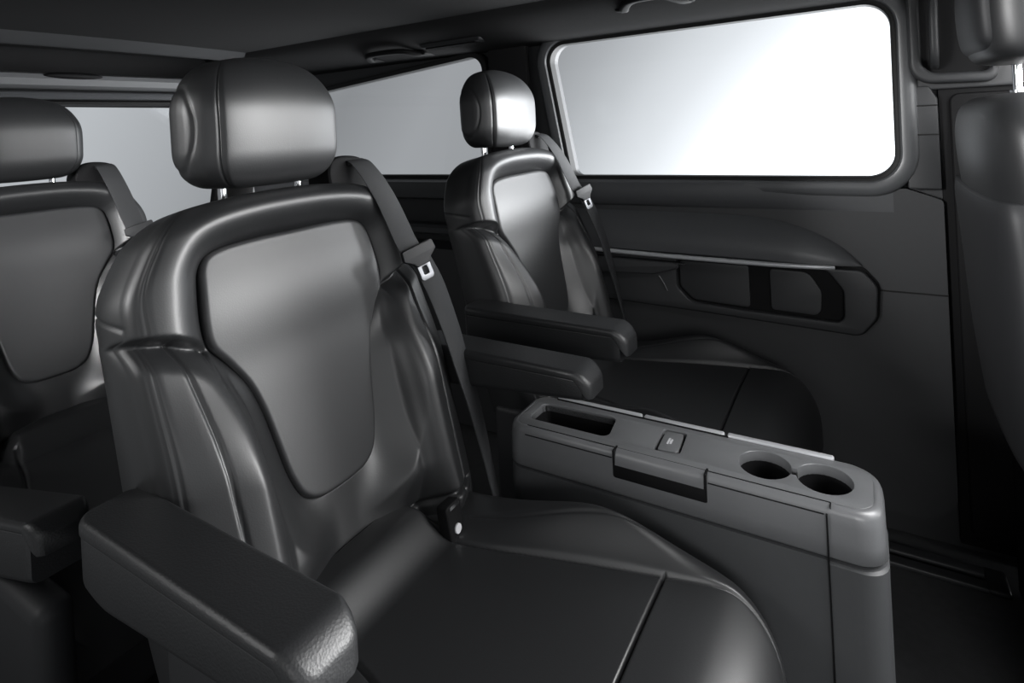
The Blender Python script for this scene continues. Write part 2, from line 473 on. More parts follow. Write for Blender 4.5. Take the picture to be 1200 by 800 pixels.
def build_headrest(parent, zlo, zhi, xf, xr, mat, hwf=.102, hwm=.130, hwr=.07, lean=0.0):
    sec = section_loop(hwf, hwm, hwr, xf, xr); K = len(sec)
    c = np.array([(xf + xr) / 2 - .005, 0])
    rb, rt = .055, .088
    rows = []
    for f in np.linspace(PI / 2 * .97, 0, 18): rows.append((zlo + rb - rb * math.sin(f), 1 - math.cos(f), .026, .050))
    for t in np.linspace(0, 1, 40)[1:-1]: rows.append((zlo + rb + (zhi - rt - zlo - rb) * t, 0, 0, 0))
    for f in np.linspace(0, PI / 2 * .97, 26): rows.append((zhi - rt + rt * math.sin(f), 1 - math.cos(f), .055, .068))
    V = []
    d = sec - c
    # seam groove at the corner between the front pad and the sides
    y = np.abs(sec[:, 1]); front = sec[:, 0] > c[0]
    g = np.where(front, np.exp(-((y - hwf - .003) / .0016) ** 2), 0) * .0028
    rr = np.linalg.norm(d, axis=1, keepdims=True)
    dg = d * (1 - (g[:, None] / rr))
    hx = (xf - xr) / 2
    for z, a, rx_, ry_ in rows:
        sc = np.array([(hx - a * rx_) / hx, (hwm - a * ry_) / hwm])
        zz = z - 0.010 * (dg[:, 1] / hwm) ** 2 * (1 if z > (zlo + zhi) / 2 else -0.2) * min(1, abs(z - (zlo + zhi) / 2) / .06)
        bulge = 0.006 * math.sin(PI * (z - zlo) / (zhi - zlo))
        p = c + dg * sc
        ov = np.hypot((sec[:, 0] - (xr + .050)) / .034, (z - (zlo + zhi) / 2 + .008) / .066)
        p[:, 1] -= np.sign(p[:, 1]) * np.where(y > hwm * .8, .0022 * np.exp(-((ov - 1) / .07) ** 2) - .0022 * (ov < 1) * np.clip(1 - ov, 0, .4), 0)
        p[:, 0] += np.where(dg[:, 0] > 0, bulge, 0) + lean * (z - zlo)
        V.append(np.stack([p[:, 0], p[:, 1], zz], 1))
    P = np.concatenate(V); R = len(rows); F = []
    for i in range(R - 1):
        for k in range(K):
            l = (k + 1) % K; F.append((i * K + k, i * K + l, (i + 1) * K + l, (i + 1) * K + k))
    F.append(tuple(range(K))[::-1]); F.append(tuple((R - 1) * K + k for k in range(K)))
    return mesh('headrest', P, F, mat, parent, True, None)

# armrest -----------------------------------------------------------
def build_armrest(parent, yc, xr, xt, ztop, w=.070, h=.080, bracket=True, tilt=0.0, mirror=1, bz=.16):
    """pad on top, shell below; xt = tip"""
    N = 60
    ts = np.concatenate([[0, .004, .012, .022, .034], np.linspace(.05, .86, 30), np.linspace(.88, 1, 16)])
    L = xt - xr
    def skin(name, kind, mat, par):
        V = []; F = []; K = None
        LL = L if kind == 'pad' else L - .014
        for t in ts:
            x = xr + LL * t; e1 = t * LL; e2 = (1 - t) * LL; e = L - (x - xr)
            top = ztop - .004 * t - .020 * max(0, 1 - e / .030) ** 2.2
            bot = ztop - h + .026 * t + .018 * max(0, 1 - e1 / .06) ** 1.5
            ww = w
            rt = .030
            if e < rt: ww = w * (.62 + .38 * math.sqrt(max(1 - (1 - max(e, 0) / rt) ** 2, 0)))
            if e1 < .02: ww *= .7 + .3 * math.sqrt(max(1 - (1 - e1 / .02) ** 2, 0))
            if kind == 'pad':
                zl = ztop - .017 - (.034 * float(sm(np.array(1 - e / .030)))); zh = top
                zl = max(zl, bot + .004); zl = min(zl, zh - .012)
                sec = fillet([(-ww / 2, zl), (ww / 2, zl), (ww / 2, zh), (-ww / 2, zh)], [.003, .003, .0095, .0095], 6)
            else:
                zh = min(ztop - .0155, top - .010); zh = max(zh, bot + .012); ww -= .003
                sec = fillet([(-ww / 2, bot), (ww / 2, bot), (ww / 2, zh), (-ww / 2, zh)], [.011, .011, .003, .003], 6)
            K = len(sec)
            for y, z in sec: V.append((x - SX, yc + y, z + tilt * (x - xr) + EYE))
        R = len(ts)
        for i in range(R - 1):
            for k in range(K):
                l = (k + 1) % K; F.append((i * K + k, i * K + l, (i + 1) * K + l, (i + 1) * K + k))
        F.append(tuple(range(K))[::-1]); F.append(tuple((R - 1) * K + k for k in range(K)))
        return mesh(name, V, F, mat, par, True, 50)
    pad = skin('armrest', 'pad', M['arm_leather'], parent)
    sh = skin('armrest_shell', 'shell', M['arm_leather'], pad)
    if bracket:
        s = mirror
        bm = bmesh.new()
        rbox(bm, (-.60 - SX, yc - .018, .16), (-.515 - SX, yc + .018, ztop - h + EYE + .03), .012)
        bm_obj('armrest_bracket', bm, M['shell'], pad)
        path = [(-.508 - SX, yc + s * .012, .20), (-.508 - SX, yc + s * .012, ztop - h + EYE + .012)]
        tube('bracket_trim', path, .005, M['trim'], pad, up=(1, 0, 0), n=8)
    return pad

# belt --------------------------------------------------------------
def surf_pt(u, v, off):
    hw = float(hw_at(np.array(v)))
    uc = min(abs(u), hw - .002)
    d = float(back_h(np.array([uc]), np.array([v]), hw)[0])
    return d + off

def build_belt(parent):
    # guide housing on the inner shoulder
    prof = crom([(-.045, -.02), (-.046, .025), (-.030, .050), (.005, .055), (.040, .046), (.056, .020), (.062, -.03)], 5)
    outl = [tuple(p) for p in prof]
    g = plate('belt_guide', outl, [], .060, M['dark'], parent, mapf=lambda a, b, c: bp(.150 + a, .555 + b, -.062 + c), bevel=.008)
    bm = bmesh.new(); rbox(bm, (-.022, -.004, -.005), (.022, .004, .005), .003)
    for vtx in bm.verts: p = bp(.170 + vtx.co.x, .592 + vtx.co.y, .0 + vtx.co.z); vtx.co = Vector(p)
    bm_obj('guide_slot', bm, M['shell'], g)
    # shoulder webbing
    pts = [(.168, .600, -.004), (.168, .592, .010), (.169, .575, .022), (.171, .55, .034), (.176, .51, .046), (.182, .47, .052), (.188, .43, .058), (.193, .405, .068)]
    C = crom(pts, 6); th = np.array([0, 0, 0])
    Cw = [bp(*p) for p in C]
    tw = np.linspace(-.05, -.30, len(C))
    W = [(UV * math.cos(a) - NV * math.sin(a)) * .0215 for a in tw]
    T = [(NV * math.cos(a) + UV * math.sin(a)) * .0012 for a in tw]
    T[0] = TV * .0012; 
    b = strap('belt_webbing', Cw, W, T, M['web'], parent)
    # tongue
    a = -.34
    Uv = UV * math.cos(a) - NV * math.sin(a); Nn = NV * math.cos(a) + UV * math.sin(a)
    Dn = -(TV * .985) + Uv * .17; Dn /= np.linalg.norm(Dn)
    Rt = np.cross(Nn, Dn)
    if Rt @ UV < 0: Rt = -Rt
    o = bp(.192, .412, .072)
    def tm(x, y, z): return o + Rt * x + Dn * y + Nn * (z - .001)
    tg = plate('belt_tongue', [tuple(p) for p in fillet([(-.031, -.012), (.031, -.012), (.033, .006), (.018, .016), (.013, .024), (-.013, .024), (-.018, .016), (-.033, .006)], .004, 4)], [], .010, M['shell'], b, tm, .002)
    plate('tongue_plate', [tuple(p) for p in fillet([(-.013, .014), (.013, .014), (.013, .050), (-.013, .050)], [.001, .001, .006, .006], 5)],
          [[tuple(p) for p in fillet([(-.0055, .026), (.0055, .026), (.0055, .041), (-.0055, .041)],   .002, 3)]], .003, M['tongue'], tg, lambda x, y, z: tm(x, y, z + .004), .0006)
    # lap webbing hanging down the side of the bolster
    pts = [(.200, .398, .068), (.208, .36, .076), (.214, .32, .080), (.222, .26, .082), (.232, .20, .078), (.243, .14, .074), (.252, .08, .068), (.262, .02, .060), (.270, -.05, .052)]
    C = crom(pts, 6); tw = np.linspace(-.34, .5, len(C))
    W = [(UV * math.cos(a) - NV * math.sin(a)) * .0215 for a in tw]; T = [(NV * math.cos(a) + UV * math.sin(a)) * .0022 for a in tw]
    lap = strap('lap_webbing', [bp(*p) for p in C], W, T, M['web'], parent)
    # buckle between backrest and cushion on the other side of the belt anchor
    return b

def build_buckle(parent, y=.118):
    o = np.array([-.584 - SX, y, -.604 + EYE]); a = math.radians(28)
    up = np.array([-math.sin(a) * .3, 0, math.cos(a)]); up /= np.linalg.norm(up)
    fw = np.array([math.cos(a), 0, math.sin(a) * .3]); fw /= np.linalg.norm(fw); fw = fw - up * (fw @ up); fw /= np.linalg.norm(fw)
    m = lambda x, yy, z: o + UV * x + up * yy + fw * z
    bk = plate('buckle', [tuple(p) for p in fillet([(-.016, -.055), (.016, -.055), (.018, .026), (-.018, .026)], .006, 4)], [], .022, M['dark'], parent, m, .004)
    plate('buckle_rim', [tuple(p) for p in fillet([(-.011, .019), (.011, .019), (.011, .0235), (-.011, .0235)], .0015, 3)], [], .002, M['polished'], bk, lambda x, yy, z: m(x, yy, z + .0215))
    plate('buckle_button', [tuple(p) for p in circ(.007, 16)], [], .003, M['white'], bk, lambda x, yy, z: m(x, yy - .012, z + .0215))
    return bk

def build_base(parent):
    bm = bmesh.new()
    rbox(bm, (-.63 - SX, -.20, .10), (-.18 - SX, .20, .235), .025)
    bm_obj('seat_base', bm, M['shell'], parent)
    for s in (-1, 1):
        bm = bmesh.new()
        rbox(bm, (-.66 - SX, s * .215 - .018, .03), (-.20 - SX, s * .215 + .018, .25), .015)
        b = bm_obj('side_skirt', bm, M['shell'], parent)
        bm = bmesh.new(); rbox(bm, (-.72 - SX, s * .16 - .022, 0.0), (-.14 - SX, s * .16 + .022, .045), .006)
        bm_obj('slide_rail', bm, M['dark'], parent)
    # recliner knuckle at the foot of the backrest
    for s in (-1, 1):
        bm = bmesh.new()
        rbox(bm, (-.71 - SX, s * .238 - .010, .20), (-.62 - SX, s * .238 + .010, .40), .018)
        bm_obj('recliner_cover', bm, M['shell'], parent)
    tube('recline_lever', crom([(-.655 - SX, -.256, .27), (-.62 - SX, -.262, .262), (-.57 - SX, -.264, .268), (-.545 - SX, -.262, .275)], 5), .009, M['dark'], parent, n=10)

def post_path(y, z0, z1, x): return [(x + .004, y, z0), (x, y, z1)]

def make_chair(name, loc, label, group, arms=('in', 'out')):
    t = empty(name, loc, label, 'seat', group)
    build_back(t)
    pillow('back_insert', INS, lambda u, v: 0.001 + .011 * np.sqrt(np.clip(1 - (u / .175) ** 2, 0, 1)) + .007 * np.exp(-((v - .42) / .07) ** 2) - .001 * np.exp(-((v - .34) / .03) ** 2), lambda u, v, d: bp(u, v, d), M['leather_in'], t, edge=.0065)
    build_cushion(t)
    hr = build_headrest(t, -.073 + EYE, .128 + EYE, -.763 - SX, -.880 - SX, M['leather'], lean=-.02)
    for s in (-1, 1):
        tube('headrest_post', post_path(s * .068, -.13 + EYE, -.05 + EYE, -.826 - SX), .0065, M['polished'], hr, up=(1, 0, 0), n=14)
    if 'out' in arms: build_armrest(t, -.275, -.735, -.378, -.392, h=.088, mirror=-1)
    if 'in' in arms: build_armrest(t, .275, -.735, -.385, -.392, h=.076, bracket=False)
    build_belt(t)
    build_buckle(t)
    build_base(t)
    return t

def copy_thing(src, name, loc, label, group):
    r = src.copy(); r.name = name; COL.objects.link(r); r.location = loc; r['label'] = label
    if group: r['group'] = group
    def rec(a, b):
        for ch in list(a.children):
            c = ch.copy(); COL.objects.link(c); c.parent = b; rec(ch, c)
    rec(src, r)
    return r

C1, C2 = .585, 1.285
chair = make_chair('captain_chair', (SX, C1, 0), 'large black leather captain chair nearest the camera, beside the open side of the console', 'captain chairs of the second row')

far = copy_thing(chair, 'captain_chair', (SX, C2, .018), 'black leather captain chair farther off, against the door with the wide bright window', 'captain chairs of the second row')
for ch in far.children:
    for s in list(ch.children):
        if s.name.startswith('bracket') or s.name.startswith('armrest_bracket'): bpy.data.objects.remove(s)
# its window-side armrest is folded away against the door in the photo: drop that copy
for ch in list(far.children):
    if ch.name.startswith('armrest') and (sum(v.co.y for v in ch.data.vertices) > 0):
        for s in list(ch.children): bpy.data.objects.remove(s)
        bpy.data.objects.remove(ch)

rear = copy_thing(chair, 'rear_seat', (SX - .90, .572, 0), 'black leather seat in the back row, in front of the tailgate window', None)
if 'group' in rear: del rear['group']
for ch in list(rear.children):
    if ch.name.startswith('armrest'):
        for s in list(ch.children): bpy.data.objects.remove(s)
        bpy.data.objects.remove(ch)
ra = build_armrest(rear, -.235, -.60, -.025, -.608, w=.072, h=.11, bracket=False, tilt=.236)
box_obj('armrest_support', (-.50 - SX, -.262, 0), (-.055 - SX, -.212, .41), M['shell'], ra, .02)
for ch in list(rear.children):
    if ch.name.startswith('buckle'): 
        ch.location = (0, -.31, 0)

# ------------------------------------------------------------------ console between the chairs
CX, CY = -.30, .936
con = empty('center_console', (CX, CY, 0), 'grey plastic console with two cup holders standing between the two captain chairs', 'console')
ZT = -.533
def cm(a, b, c): return (a - CX, b - CY, c + EYE)          # world-relative to console local
# top panel with the tray and cup openings
top_out = fillet([(-.575 + .0118, .873 + .0118), (-.0118, .873 + .0118), (-.0118, 1.002 - .0118), (-.575 + .0118, 1.002 - .0118)], [.022, .026, .036, .022], 8)
tray = fillet([(-.548, .907), (-.392, .907), (-.402, .974), (-.545, .970)], .014, 6)
def cups_outline(r=.037, x1=-.152, x2=-.072, y=.938, neck=.008):
    L = []
    a0 = math.asin(neck / r)
    for k in range(29): a = a0 + (2 * PI - 2 * a0) * k / 28; L.append((x1 + r * math.cos(a), y + r * math.sin(a)))
    for k in range(29): a = PI + a0 + (2 * PI - 2 * a0) * k / 28; L.append((x2 + r * math.cos(a), y + r * math.sin(a)))
    return L
cups = cups_outline()
btn = fillet([(-.314, .9045), (-.2725, .9105), (-.2775, .9755), (-.317, .9735)], .006, 4)
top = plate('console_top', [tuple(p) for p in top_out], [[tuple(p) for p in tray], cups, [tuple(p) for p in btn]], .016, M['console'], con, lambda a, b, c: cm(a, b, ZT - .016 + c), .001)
# tray liner and cup wells: open wells with floors
def well(name, outline, depth, mat, par, shrink=.96):
    L = np.array(outline); c = L.mean(0); N = len(L); V = []; F = []
    rows = [(1.0, -.004), (1.0, -.014), (shrink, -depth + .006), (shrink * .97, -depth)]
    for s, z in rows: V += [cm(*(c + (L - c) * s), ZT + z) for _ in [0] for L_ in [0]] if False else [cm(c[0] + (p[0] - c[0]) * s, c[1] + (p[1] - c[1]) * s, ZT + z) for p in L]
    for i in range(len(rows) - 1):
        for k in range(N):
            l = (k + 1) % N; F.append((i * N + k, i * N + l, (i + 1) * N + l, (i + 1) * N + k))
    F.append(tuple((len(rows) - 1) * N + k for k in range(N)))
    return mesh(name, V, F, mat, par, True, 40)
well('storage_tray', [tuple(p) for p in tray], .06, M['dark'], con)
for x in (-.152, -.072):
    well('cup_holder', [(x + .0372 * math.cos(2 * PI * k / 40),   .938 + .0372 * math.sin(2 * PI * k / 40)) for k in range(40)], .10, M['dark'], con, .92)
b = plate('console_button', [tuple(p) for p in fillet([(-.309, .909), (-.277, .914), (-.282, .971), (-.312, .969)], .005, 4)], [], .010, M['console'], con, lambda a, b, c: cm(a, b, ZT - .010 + c), .0015)
# printed white mark on the button
bm = bmesh.new()
for (x0, x1, y0, y1) in ((-.300, -.297, .930, .948), (-.2955, -.2925, .932, .946), (-.2965, -.2955, .938, .940)):
    rbox(bm, cm(x0, y0, ZT + .0001), cm(x1, y1, ZT + .0006), 0)
bm_obj('button_mark', bm, M['white'], b)
plate('button_gap', [tuple(p) for p in fillet([(-.316, .904), (-.271, .910), (-.276, .977), (-.318, .975)], .006, 4)], [], .004, M['dark'], con, lambda a, b, c: cm(a, b, ZT - .024 + c))

# body: rounded shoulder rolling from the top down the near side
def prof_near():    # (y, z) from the top edge outward and down to the seam
    return [(.890, ZT - .006), (.884, ZT - .003), (.879, ZT - .004), (.8755, ZT - .009), (.8735, ZT - .018), (.8725, ZT - .035), (.872, ZT - .066)]
def body_ring(z, g, xr0=-.575, xf0=.000, y0=.873, y1=1.002, rr=.03):
    return fillet([(xr0 - g, y0 - g), (xf0 + g, y0 - g), (xf0 + g, y1 + g), (xr0 - g, y1 + g)], [rr, .034, .045, rr], 8)
def body(name, levels, mat, par, capt=True):
    V = []; F = []; K = None
    for z, g in levels:
        r = body_ring(z, g); K = len(r); V += [cm(p[0], p[1], z) for p in r]
    for i in range(len(levels) - 1):
        for k in range(K):
            l = (k + 1) % K; F.append((i * K + k, i * K + l, (i + 1) * K + l, (i + 1) * K + k))
    F.append(tuple(range(K))); F.append(tuple((len(levels) - 1) * K + k for k in range(K))[::-1])
    return mesh(name, V, F, mat, par, True, 50)
# shoulder: a collar round the top panel (open in the middle)
def collar(name, levels, mat, par):
    V = []; F = []; K = None
    for z, g in levels:
        r = body_ring(z, g); K = len(r); V += [cm(p[0], p[1], z) for p in r]
    for i in range(len(levels) - 1):
        for k in range(K):
            l = (k + 1) % K; F.append((i * K + k, i * K + l, (i + 1) * K + l, (i + 1) * K + k))
    return mesh(name, V, F, mat, par, True, None)
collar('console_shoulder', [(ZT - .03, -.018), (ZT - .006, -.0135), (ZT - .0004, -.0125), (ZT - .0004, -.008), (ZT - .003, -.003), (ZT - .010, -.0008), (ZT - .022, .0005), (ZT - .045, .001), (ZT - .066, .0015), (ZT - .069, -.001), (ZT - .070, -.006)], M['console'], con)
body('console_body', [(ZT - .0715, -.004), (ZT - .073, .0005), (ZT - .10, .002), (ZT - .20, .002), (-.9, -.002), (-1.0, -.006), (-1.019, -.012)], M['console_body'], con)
body('console_core', [(ZT - .085, -.012), (-1.0, -.02)], M['dark'], con)
# front cap standing proud of the body with its seams
def front_cap(name, z0, z1, g, mat):
    V = []; F = []; pr = []
    pr = [(-.066, .873 - g), (-.040, .873 - g)]
    for k in range(9): a = -PI / 2 + (PI / 2) * k / 8; pr.append((-.030 + (.030 + g) * math.cos(a), .903 + (.030 + g) * math.sin(a)))
    for k in range(9): a = (PI / 2) * k / 8; pr.append((-.030 + (.030 + g) * math.cos(a), .972 + (.030 + g) * math.sin(a)))
    pr += [(-.066, 1.002 + g)]
    zs = [z0, z0 + .002, (z0 + z1) / 2, z1 - .003, z1]; ins = [.003, 0, 0, 0, .004]
    K = len(pr); c = np.array([-.05, .9375])
    for z, i_ in zip(zs, ins):
        for p in pr:
            d = np.array(p) - c; d = d / np.linalg.norm(d); q = np.array(p) - d * i_; V.append(cm(q[0], q[1], z))
    for i in range(len(zs) - 1):
        for k in range(K - 1): F.append((i * K + k, i * K + k + 1, (i + 1) * K + k + 1, (i + 1) * K + k))
    return mesh(name, V, F, mat, con, True, 40)
front_cap('front_cover', -1.0, ZT - .0735, .0028, M['console_body'])
# pull latch in the near side
lt = [(.889, ZT + .0008), (.881, ZT + .0002), (.8755, ZT - .003), (.8725, ZT - .009), (.8712, ZT - .016), (.8705, ZT - .021), (.873, ZT - .0225), (.878, ZT - .020)]
V = []; F = []; xs = np.linspace(-.367, -.228, 14); K = len(lt)
for i, x in enumerate(xs):
    for y, z in lt: V.append(cm(x, y, z))
for i in range(len(xs) - 1):
    for k in range(K):
        l = (k + 1) % K; F.append((i * K + k, i * K + l, (i + 1) * K + l, (i + 1) * K + k))
F.append(tuple(range(K))); F.append(tuple((len(xs) - 1) * K + k for k in range(K)))
latch = mesh('pull_latch', V, F, M['console'], con, True, 45)
bm = bmesh.new(); rbox(bm, cm(-.371, .8712, ZT - .043), cm(-.224, .878, ZT - .018), .003)
bm_obj('latch_recess', bm, M['dark'], con)
for x0, x1 in ((-.3715, -.3675), (-.2275, -.2235)):
    bm = bmesh.new(); rbox(bm, cm(x0, .8712, ZT - .041), cm(x1, .890, ZT + .0008), .001, 1); bm_obj('latch_gap', bm, M['dark'], con)
# long crease lid line on the near edge and thin gaps between the lids
bm = bmesh.new(); rbox(bm, cm(-.535, .8722, ZT - .0125), cm(-.373, .876, ZT - .011), .0004, 1); bm_obj('lid_gap', bm, M['dark'], con)
bm = bmesh.new(); rbox(bm, cm(-.222, .8722, ZT - .0125), cm(-.07, .876, ZT - .011), .0004, 1); bm_obj('lid_gap', bm, M['dark'], con)
bm = bmesh.new(); rbox(bm, cm(-.535, .8835, ZT - .002), cm(-.062, .8848, ZT + .0005), .0002, 1); rbox(bm, cm(-.0625, .8835, ZT - .002), cm(-.0612, .872, ZT + .0005), .0002, 1); bm_obj('lid_gap', bm, M['dark'], con)
bm = bmesh.new(); rbox(bm, cm(-.0675, .8680, -1.0), cm(-.0655, .8735, ZT - .010), .0002, 1); bm_obj('cover_gap', bm, M['dark'], con)
# bright strips along the far edge
for x0, x1 in ((-.530, -.363), (-.359, -.222), (-.217, -.062)):
    bm = bmesh.new(); rbox(bm, cm(x0, .993, ZT - .010), cm(x1, 1.003, ZT + .0035), .003); bm_obj('edge_strip', bm, M['silver'], con)
bm = bmesh.new(); rbox(bm, cm(-.53, .9905, ZT - .004), cm(-.215, .9945, ZT + .0012), .0008, 1); bm_obj('strip_gap', bm, M['dark'], con)

# ------------------------------------------------------------------ the body shell
YW = 1.62
def wm(y): return lambda a, b, c: (a, y + c, b + EYE)
def R2(L): return [tuple(p) for p in L]
win1 = fillet([(-.842, .243), (.066, .246), (.062, -.171), (-.775, -.168)], [.055, .06, .06, .025], 10)
win2 = fillet([(-2.10, .155), (-1.085, .243), (-1.075, -.166), (-2.10, -.166)], [.06, .05, .04, .06], 8)

wall = plate('wall_left', [(-2.38, -1.02), (.33, -1.02), (.33, .31), (-2.38, .31)], [R2(win1), R2(win2)], .03, M['door'], None, wm(YW + .03), .0)
struct(wall, 'dark side wall of the cabin beside the far chair')

# door lining in front of the wall
door = empty('door_1', (-.40, YW, 0)); struct(door, 'sliding door with wide window and dark lining beside the far chair')
def dm(y): return lambda a, b, c: (a + .40, y + c - YW, b + EYE)
lin = plate('door_lining', R2(fillet([(-.99, -.965), (.095, -.958), (.143, -.91), (.145, -.221), (.078, -.195), (-.99, -.195)], [.01, .04, .04, .01, .01, .01], 5)), [], .03, M['door'], door, dm(YW), 0.0)
# window surround
def grow(L, g):
    L = np.array(L); n = len(L); out = []
    for i in range(n):
        t = L[(i + 1) % n] - L[i - 1]; t /= np.linalg.norm(t); out.append(L[i] + np.array([t[1], -t[0]]) * -g)
    return out
def area(L): L = np.array(L); return 0.5 * np.sum(L[:, 0] * np.roll(L[:, 1], -1) - np.roll(L[:, 0], -1) * L[:, 1])
def offs(L, g): return grow(L, g if area(L) < 0 else -g)
def ring_sweep(name, L, sec, y, mat, par, org):
    """frame that runs round a window outline; sec in (outward, toward the room)"""
    L = np.array(L); n = len(L); V = []; F = []; s = 1 if area(L) > 0 else -1
    for i in range(n):
        t = L[(i + 1) % n] - L[i - 1]; t = t / (np.linalg.norm(t) + 1e-12); o = np.array([t[1], -t[0]]) * s
        for a, h in sec:
            p = L[i] + o * a; V.append((p[0] - org[0], y - h - org[1], p[1] + EYE - org[2]))
    K = len(sec)
    for i in range(n):
        j = (i + 1) % n
        for k in range(K):
            l = (k + 1) % K; F.append((i * K + k, i * K + l, j * K + l, j * K + k))
    return mesh(name, V, F, mat, par, True, 40)
O = (-.40, YW, 0)
ring_sweep('window_seal', win1, [(-.004, -.03), (-.004, .002), (.002, .006), (.006, .006), (.006, -.03)], YW, M['rubber'], door, O)
ring_sweep('window_surround', win1, [(.005, -.03), (.005, .004), (.010, .012), (.020, .015), (.034, .013), (.042, .006), (.045, -.004), (.045, -.03)], YW, M['frame'], door, O)
# shelf under the window: a rounded ledge
def bar(name, x0, x1, prof, mat, par, org, n=2, taper=0):
    xs = np.linspace(x0, x1, n); V = []; F = []; K = len(prof)
    for i, x in enumerate(xs):
        k_ = 1 if not taper else float(1 - sm(np.array((x - x1 + taper) / taper)))
        for y, z in prof: V.append((x - org[0], (YW - (YW - y) * k_ if y < YW else y) - org[1], z + EYE - org[2]))
    for i in range(n - 1):
        for k in range(K):
            l = (k + 1) % K; F.append((i * K + k, i * K + l, (i + 1) * K + l, (i + 1) * K + k))
    F.append(tuple(range(K))); F.append(tuple((n - 1) * K + k for k in range(K)))
    return mesh(name, V, F, mat, par, True, 35)
led = [(YW + .02, -.174), (YW - .004, -.176), (YW - .020, -.182), (YW - .026, -.195), (YW - .024, -.222), (YW - .014, -.243), (YW - .004, -.250), (YW + .02, -.250)]
bar('window_ledge', -.93, .05, led, M['ledge'], door, O, 40, .55)
# bulging arm ledge above the chrome strip: top curve falls away at the front
tc = crom([(-.93, -.262), (-.70, -.264), (-.44, -.265), (-.30, -.268), (-.215, -.276), (-.13, -.300), (-.065, -.335), (-.02, -.378)], 8)
V = []; F = []; K = 14
for x, zt in tc:
    zb = -.374 - .006 * (x + .7) / .62; w = max(zt - zb, .002)
    pr = .048 * min(1, (w / .09) ** .6)
    for k in range(K):
        f = k / (K - 1); z = zt + (zb - zt) * f
        V.append((x + .40, -.003 - pr * math.sin(min(f * 1.25, 1) * PI / 2) ** .8 + (0.012 if f > .96 else 0), z + EYE))
for i in range(len(tc) - 1):
    for k in range(K - 1): F.append((i * K + k, i * K + k + 1, (i + 1) * K + k + 1, (i + 1) * K + k))
arm = mesh('arm_ledge', V, F, M['ledge'], door, True, 40)
# chrome strip
cp = crom([(-.93, YW - .046, -.366), (-.68, YW - .050, -.374), (-.44, YW - .052, -.379), (-.22, YW - .046, -.3825), (-.12, YW - .034, -.3835), (-.078, YW - .022, -.384)], 6)
tube('chrome_strip', [(p[0] + .40, p[1] - YW, p[2] + EYE) for p in cp], .0062, M['silver'], door)
# pocket panel with its opening
pk_out = fillet([(-.95, -.388), (-.020, -.388), (.010, -.425), (.005, -.50), (-.03, -.545), (-.40, -.531), (-.95, -.516)], [.005, .02, .03, .04, .03, .3, .01], 8)
op = fillet([(-.462, -.392), (-.092, -.396), (-.060, -.44), (-.062, -.518), (-.29, -.514), (-.425, -.507), (-.462, -.47)], [.012, .02, .03, .02, .2, .03, .02], 7)
plate('pocket_panel', R2(pk_out), [R2(op)], .022, M['trim'], door, dm(YW - .022), .005)
plate('pocket_back', R2(offs(op, .004)), [], .004, M['dark'], door, dm(YW - .004))
ring_sweep('pocket_groove', pk_out, [(.000, -.01), (.000, .004), (.006, .004), (.006, -.01)], YW, M['dark'], door, O)
plate('pocket_liner', R2(fillet([(-.455, -.398), (-.275, -.398), (-.275, -.508), (-.42, -.502), (-.455, -.468)], [.01, .008, .01, .03, .02], 5)), [], .008, M['trim'], door, dm(YW - .012), .002)
plate('pocket_liner', R2(fillet([(-.225, -.402), (-.135, -.404), (-.108, -.45), (-.112, -.510), (-.225, -.507)], [.01, .03, .03, .02, .01], 6)), [], .006, M['door'], door, dm(YW - .011), .002)
# pull grip: rounded wedge at the rear end of the pocket
gp = fillet([(-.80, -.394), (-.445, -.398), (-.452, -.415), (-.52, -.436), (-.80, -.446)], [.005, .01, .01, .03, .01], 6)
plate('pull_grip', R2(gp), [], .030, M['door'], door, dm(YW - .046), .008)
bm = bmesh.new(); rbox(bm, (-.462 + .40, -.047, -.402 + EYE), (-.430 + .40, -.040, -.398 + EYE), .001, 1); bm_obj('grip_stud', bm, M['chrome'], door)
tube('grip_edge', [(-.51 + .40, -.026, -.442 + EYE), (-.497 + .40, -.026, -.462 + EYE), (-.488 + .40, -.026, -.482 + EYE)], .0016, M['frame'], door, n=6)
# seam across the lining
bm = bmesh.new()
rbox(bm, (.012 + .40, -.0015, -.438 + EYE), (.145 + .40, .004, -.4345 + EYE), .0005, 1); bm_obj('lining_seam', bm, M['rubber'], door)

# glass panes
w1 = plate('window_1', R2(offs(win1, .004)), [], .004, M['glass'], None, wm(YW + .034)); struct(w1, 'wide bright window of the sliding door')
w2 = plate('window_2', R2(offs(win2, .004)), [], .004, M['glass'], None, wm(YW + .034)); struct(w2, 'grey quarter window behind the far chair')
ring_sweep('trim_1', win2, [(-.003, -.03), (-.003, .001), (.003, .004), (.014, .004), (.018, -.02), (.018, -.03)], YW, M['rubber'], None, (0, 0, 0))
struct(bpy.data.objects['trim_1'], 'black seal round the quarter window')
# quarter panel under the rear window
q = empty('trim_2', (-1.6, YW, 0)); struct(q, 'dark quarter panel below the rear side window')
O2 = (-1.6, YW, 0)
led2 = [(YW + .02, -.176), (YW - .010, -.177), (YW - .026, -.185), (YW - .030, -.21), (YW - .026, -.240), (YW - .010, -.249), (YW + .02, -.250)]
bar('panel_ledge', -2.30, -.995, led2, M['ledge'], q, O2)
bar('panel_strip', -2.30, -.995, [(YW + .02, -.335), (YW - .022, -.336), (YW - .030, -.345), (YW - .030, -.362), (YW - .022, -.370), (YW + .02, -.371)], M['ledge'], q, O2)
bar('panel_lower', -2.30, -.995, [(YW + .02, -.40), (YW - .02, -.42), (YW - .04, -.50), (YW - .05, -.70), (YW - .05, -1.0), (YW + .02, -1.0)], M['door'], q, O2)

